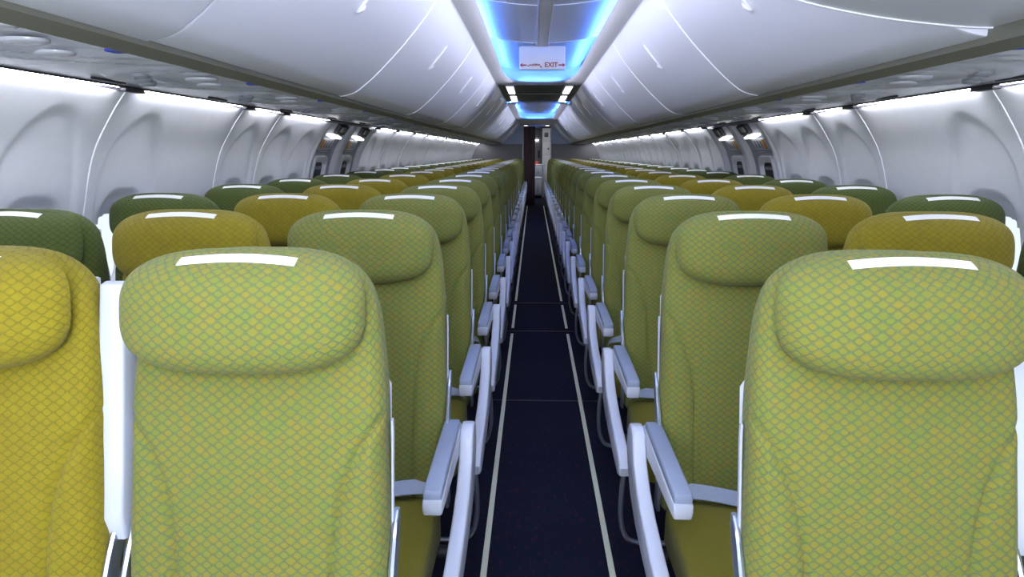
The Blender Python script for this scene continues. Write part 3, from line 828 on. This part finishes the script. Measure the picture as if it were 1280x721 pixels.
def cushion_mesh():
    rings = []
    for z, k in ((.335, .012), (.34, .002), (.35, 0), (.40, 0), (.425, .001), (.44, .006), (.449, .016), (.453, .032)):
        R_ = rrect(.212-k, .235-k, .05, 80, 0, -.285)
        rings.append([(x, y_, z-.012*sstep(-.42, -.52, y_)*(1 if z > .42 else 0)) for x, y_ in R_])
    mb = MB().loft(rings, caps=False)
    top = rings[-1]
    for sc2, dz in ((.8, .003), (.5, .005), (.2, .006)):
        rings.append([(p[0]*sc2, -.285+(p[1]+.285)*sc2, p[2]+dz) for p in top])
    return MB().loft(rings).mesh('seat_cushion', PAN, 60)
SHP = [(.070, .605), (.045, .628), (.0, .634), (-.026, .622), (-.036, .60), (-.06, .56), (-.13, .512), (-.22, .482), (-.33, .46), (-.45, .442), (-.525, .43), (-.548, .405), (-.54, .375), (-.50, .362), (-.38, .372), (-.25, .385), (-.12, .405), (-.02, .44), (.05, .50), (.078, .56)]
def shroud_mesh(x): return MB().prism(SHP, 'x', x-.0185, x+.0185, .007, 3).mesh('side_panel', SHELL, 50)
def arm_meshes(x):
    body = MB().prism([(-.398, .585), (-.404, .600), (-.402, .622), (.02, .634), (.04, .62), (.04, .575), (0, .56), (-.10, .568), (-.30, .578)], 'x', x-.0225, x+.0225, .006, 2).mesh('armrest', SHELL, 50)
    pad = MB().prism([(-.397, .620), (-.398, .636), (-.39, .644), (-.2, .650), (-.02, .654), (.0, .65), (.01, .63)], 'x', x-.0215, x+.0215, .006, 3).mesh('armrest_pad', PAD, 50)
    return body, pad
def shell_mesh():
    rings = []
    for z in [.44+.02*k for k in range(37)]:
        hw = .210 if z < 1.0 else .210-.03*sstep(1.0, 1.16, z)
        hw -= .012*sstep(.98, 1.0, z)
        rings.append([(x, y_+ypl(z)+.094, z) for x, y_ in rrect(hw, .014, .012, 40)])
    return MB().loft(rings).mesh('back_shell', SHELL, 60)
def edge_mesh(sx):
    # pale edge moulding on the flank of the backrest
    P = [(.006, .96), (.012, .985), (.018, .96)]
    pts = [(sx*(.2205-.003*sstep(.9, .98, z)), ypl(z)+.052, z) for z in [.62+.0125*k for k in range(26)]]
    rings = [[(p[0]+dx, p[1]+dy, p[2]) for dx, dy in rrect(.002, .007, .0018, 12)] for p in pts]
    return MB().loft(rings).mesh('edge_moulding', SHELL, 60)
def hinge_mesh(sx):
    pts = spline([(0, .055, .775), (0, .035, .74), (0, .0, .68), (0, -.035, .60), (0, -.05, .50), (0, -.05, .42)], 5)
    rings = []
    for i, p in enumerate(pts):
        wv = .016+.006*sstep(0, 8, i)-.010*(1-sstep(0, 3, i))
        rings.append([(sx*.2255+dx, p.y+dy, p.z) for dx, dy in rrect(.005, wv, .0045, 16)])
    return MB().loft(rings).mesh('hinge_arm', STEEL, 50)
def belt_mesh(sx):
    # strap leaving the corner of the seat and lying across the cushion
    pts = spline([(sx*.205, -.025, .43), (sx*.19, -.065, .478), (sx*.12, -.085, .487), (sx*.04, -.10, .480), (-sx*.02, -.115, .474)], 8)
    rings = [[(p.x, p.y+dy*.8, p.z+dz+dy*.55) for dy, dz in ((-.022, -.0015), (.022, -.0015), (.022, .0015), (-.022, .0015))] for p in pts]
    return MB().loft(rings).mesh('seat_belt', BELT, 40)
def belt2_mesh(sx):
    pts = spline([(-sx*.205, -.025, .43), (-sx*.19, -.07, .474), (-sx*.13, -.12, .480), (-sx*.07, -.15, .476)], 8)
    rings = [[(p.x, p.y+dy*.8, p.z+dz+dy*.55) for dy, dz in ((-.022, -.0015), (.022, -.0015), (.022, .0015), (-.022, .0015))] for p in pts]
    return MB().loft(rings).mesh('seat_belt', BELT, 40)
def buckle_mesh(sx):
    return MB().box(-.035, .035, -.026, .026, -.006, .012, .006, 2, Matrix.Translation((-sx*.05, -.158, .478)) @ Matrix.Rotation(.5, 4, 'X')).mesh('buckle', WHT, 40)
def leg_mesh():
    mb = MB()
    for P in ([(-.42, .0), (-.36, .0), (-.30, .30), (-.36, .32)], [(.02, 0), (.08, 0), (-.04, .32), (-.10, .32)]):
        mb.prism(P, 'x', -.012, .012, .004, 1)
    mb.box(-.02, .02, -.44, .10, 0, .02, .004); return mb.mesh('leg', STEEL, 40)
def beam_mesh():
    mb = MB(); 
    for yy in (-.38, -.12): mb.tube([(-.241, yy, .318), (.241, yy, .318)], .018, 12)
    return mb.mesh('cross_beam', DARK, 40)
def bar_mesh(sx, kind):
    """luggage bar under the front of the seats; sx = aisle direction"""
    if kind == 'aisle':
        P = spline([(sx*.272, -.50, .385), (sx*.279, -.50, .31), (sx*.278, -.485, .21), (sx*.262, -.47, .135), (sx*.225, -.46, .10), (sx*.12, -.46, .095), (-sx*.2415, -.46, .095)], 8)
    else: P = [(sx*.2415, -.46, .095), (-sx*.2415, -.46, .095)]
    return MB().tube(P, .0085, 10).mesh('luggage_bar', STEEL, 60)
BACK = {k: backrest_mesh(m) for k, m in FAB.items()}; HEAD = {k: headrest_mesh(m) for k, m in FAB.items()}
CUSH = cushion_mesh(); SHL = shell_mesh(); LEG = leg_mesh(); BEAM = beam_mesh()
XC = {'aisle': .515, 'middle': .998, 'window': 1.481}
def make_seat(side, kind, full=True, raised=False):
    """side -1 left of the aisle, +1 right; the aisle lies towards ax"""
    ax = -side
    r = empty('passenger_seat')
    key = (side, kind)
    if key not in CACHE:
        CACHE[key] = dict(tag=tag_mesh(ax*.001), edge=[edge_mesh(1), edge_mesh(-1)], hinge=[hinge_mesh(1), hinge_mesh(-1)], belt=[belt_mesh(ax), belt2_mesh(ax)],
            buckle=buckle_mesh(ax), bar=bar_mesh(ax, kind), arm=arm_meshes(ax*.2415 if kind != 'aisle' else ax*.2375), arm2=arm_meshes(-ax*.2415) if kind == 'window' else None,
            shroud=shroud_mesh(ax*.278) if kind == 'aisle' else None)
    C = CACHE[key]
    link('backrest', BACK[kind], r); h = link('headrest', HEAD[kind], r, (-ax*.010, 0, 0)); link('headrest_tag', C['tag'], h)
    link('seat_cushion', CUSH, r); link('back_shell', SHL, r)
    if kind != 'middle' : link('leg', LEG, r)
    link('cross_beam', BEAM, r)
    if full or kind == 'aisle':
        a_ = link('armrest', C['arm'][0], r); link('armrest_pad', C['arm'][1], a_)
        if raised:
            P_ = Vector((0, .045, .62)); a_.matrix_local = Matrix.Translation(P_+Vector((-ax*.004-.012, .02, .096))) @ Matrix.Rotation(math.radians(-98), 4, 'X') @ Matrix.Translation(-P_)
    if C['arm2'] and full:
        a_ = link('armrest', C['arm2'][0], r); link('armrest_pad', C['arm2'][1], a_)
    if kind == 'aisle': link('side_panel', C['shroud'], r)
    if full:
        for e in C['edge']: link('edge_moulding', e, r)
        for e in C['hinge']: link('hinge_arm', e, r)
        bs = [link('seat_belt', e, r) for e in C['belt']]; link('buckle', C['buckle'], bs[1])
        link('luggage_bar', C['bar'], r)
    elif kind == 'aisle':
        link('luggage_bar', C['bar'], r)
    return r
CACHE = {}
protos = {}
for side in (-1, 1):
    for kind in ('aisle', 'middle', 'window'):
        for full in (True, False): protos[(side, kind, full)] = make_seat(side, kind, full)
rz = {side: make_seat(side, 'middle', True, True) for side in (-1, 1)}
index_children()
COLR = {'aisle': 'light green patterned aisle seat', 'middle': 'mustard yellow patterned middle seat', 'window': 'dark olive green window seat'}
used = set()
for i, D in enumerate(ROW):
    for side, nm in ((-1, 'left'), (1, 'right')):
        for kind in ('aisle', 'middle', 'window'):
            key = (side, kind, i < (14 if kind == 'aisle' else 6))
            src = rz[side] if (i == 0 and kind == 'middle') else protos[key]
            if src in used: o = copy_tree(src)
            else: o = src; used.add(src)
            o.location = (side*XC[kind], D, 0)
            if i == 0: pos = 'in the nearest row'
            elif i == NR-1: pos = 'in the last row'
            else: pos = f'in the {ordw(i)} row from the camera'
            tag(o, f'{COLR[kind]} {pos}, {nm} of the aisle', 'airplane seat', f'{kind} seats')
for p in list(protos.values())+list(rz.values()):
    if p not in used:
        for c in CH.get(p.name, []):
            for g_ in CH.get(c.name, []): bpy.data.objects.remove(g_)
            bpy.data.objects.remove(c)
        bpy.data.objects.remove(p)
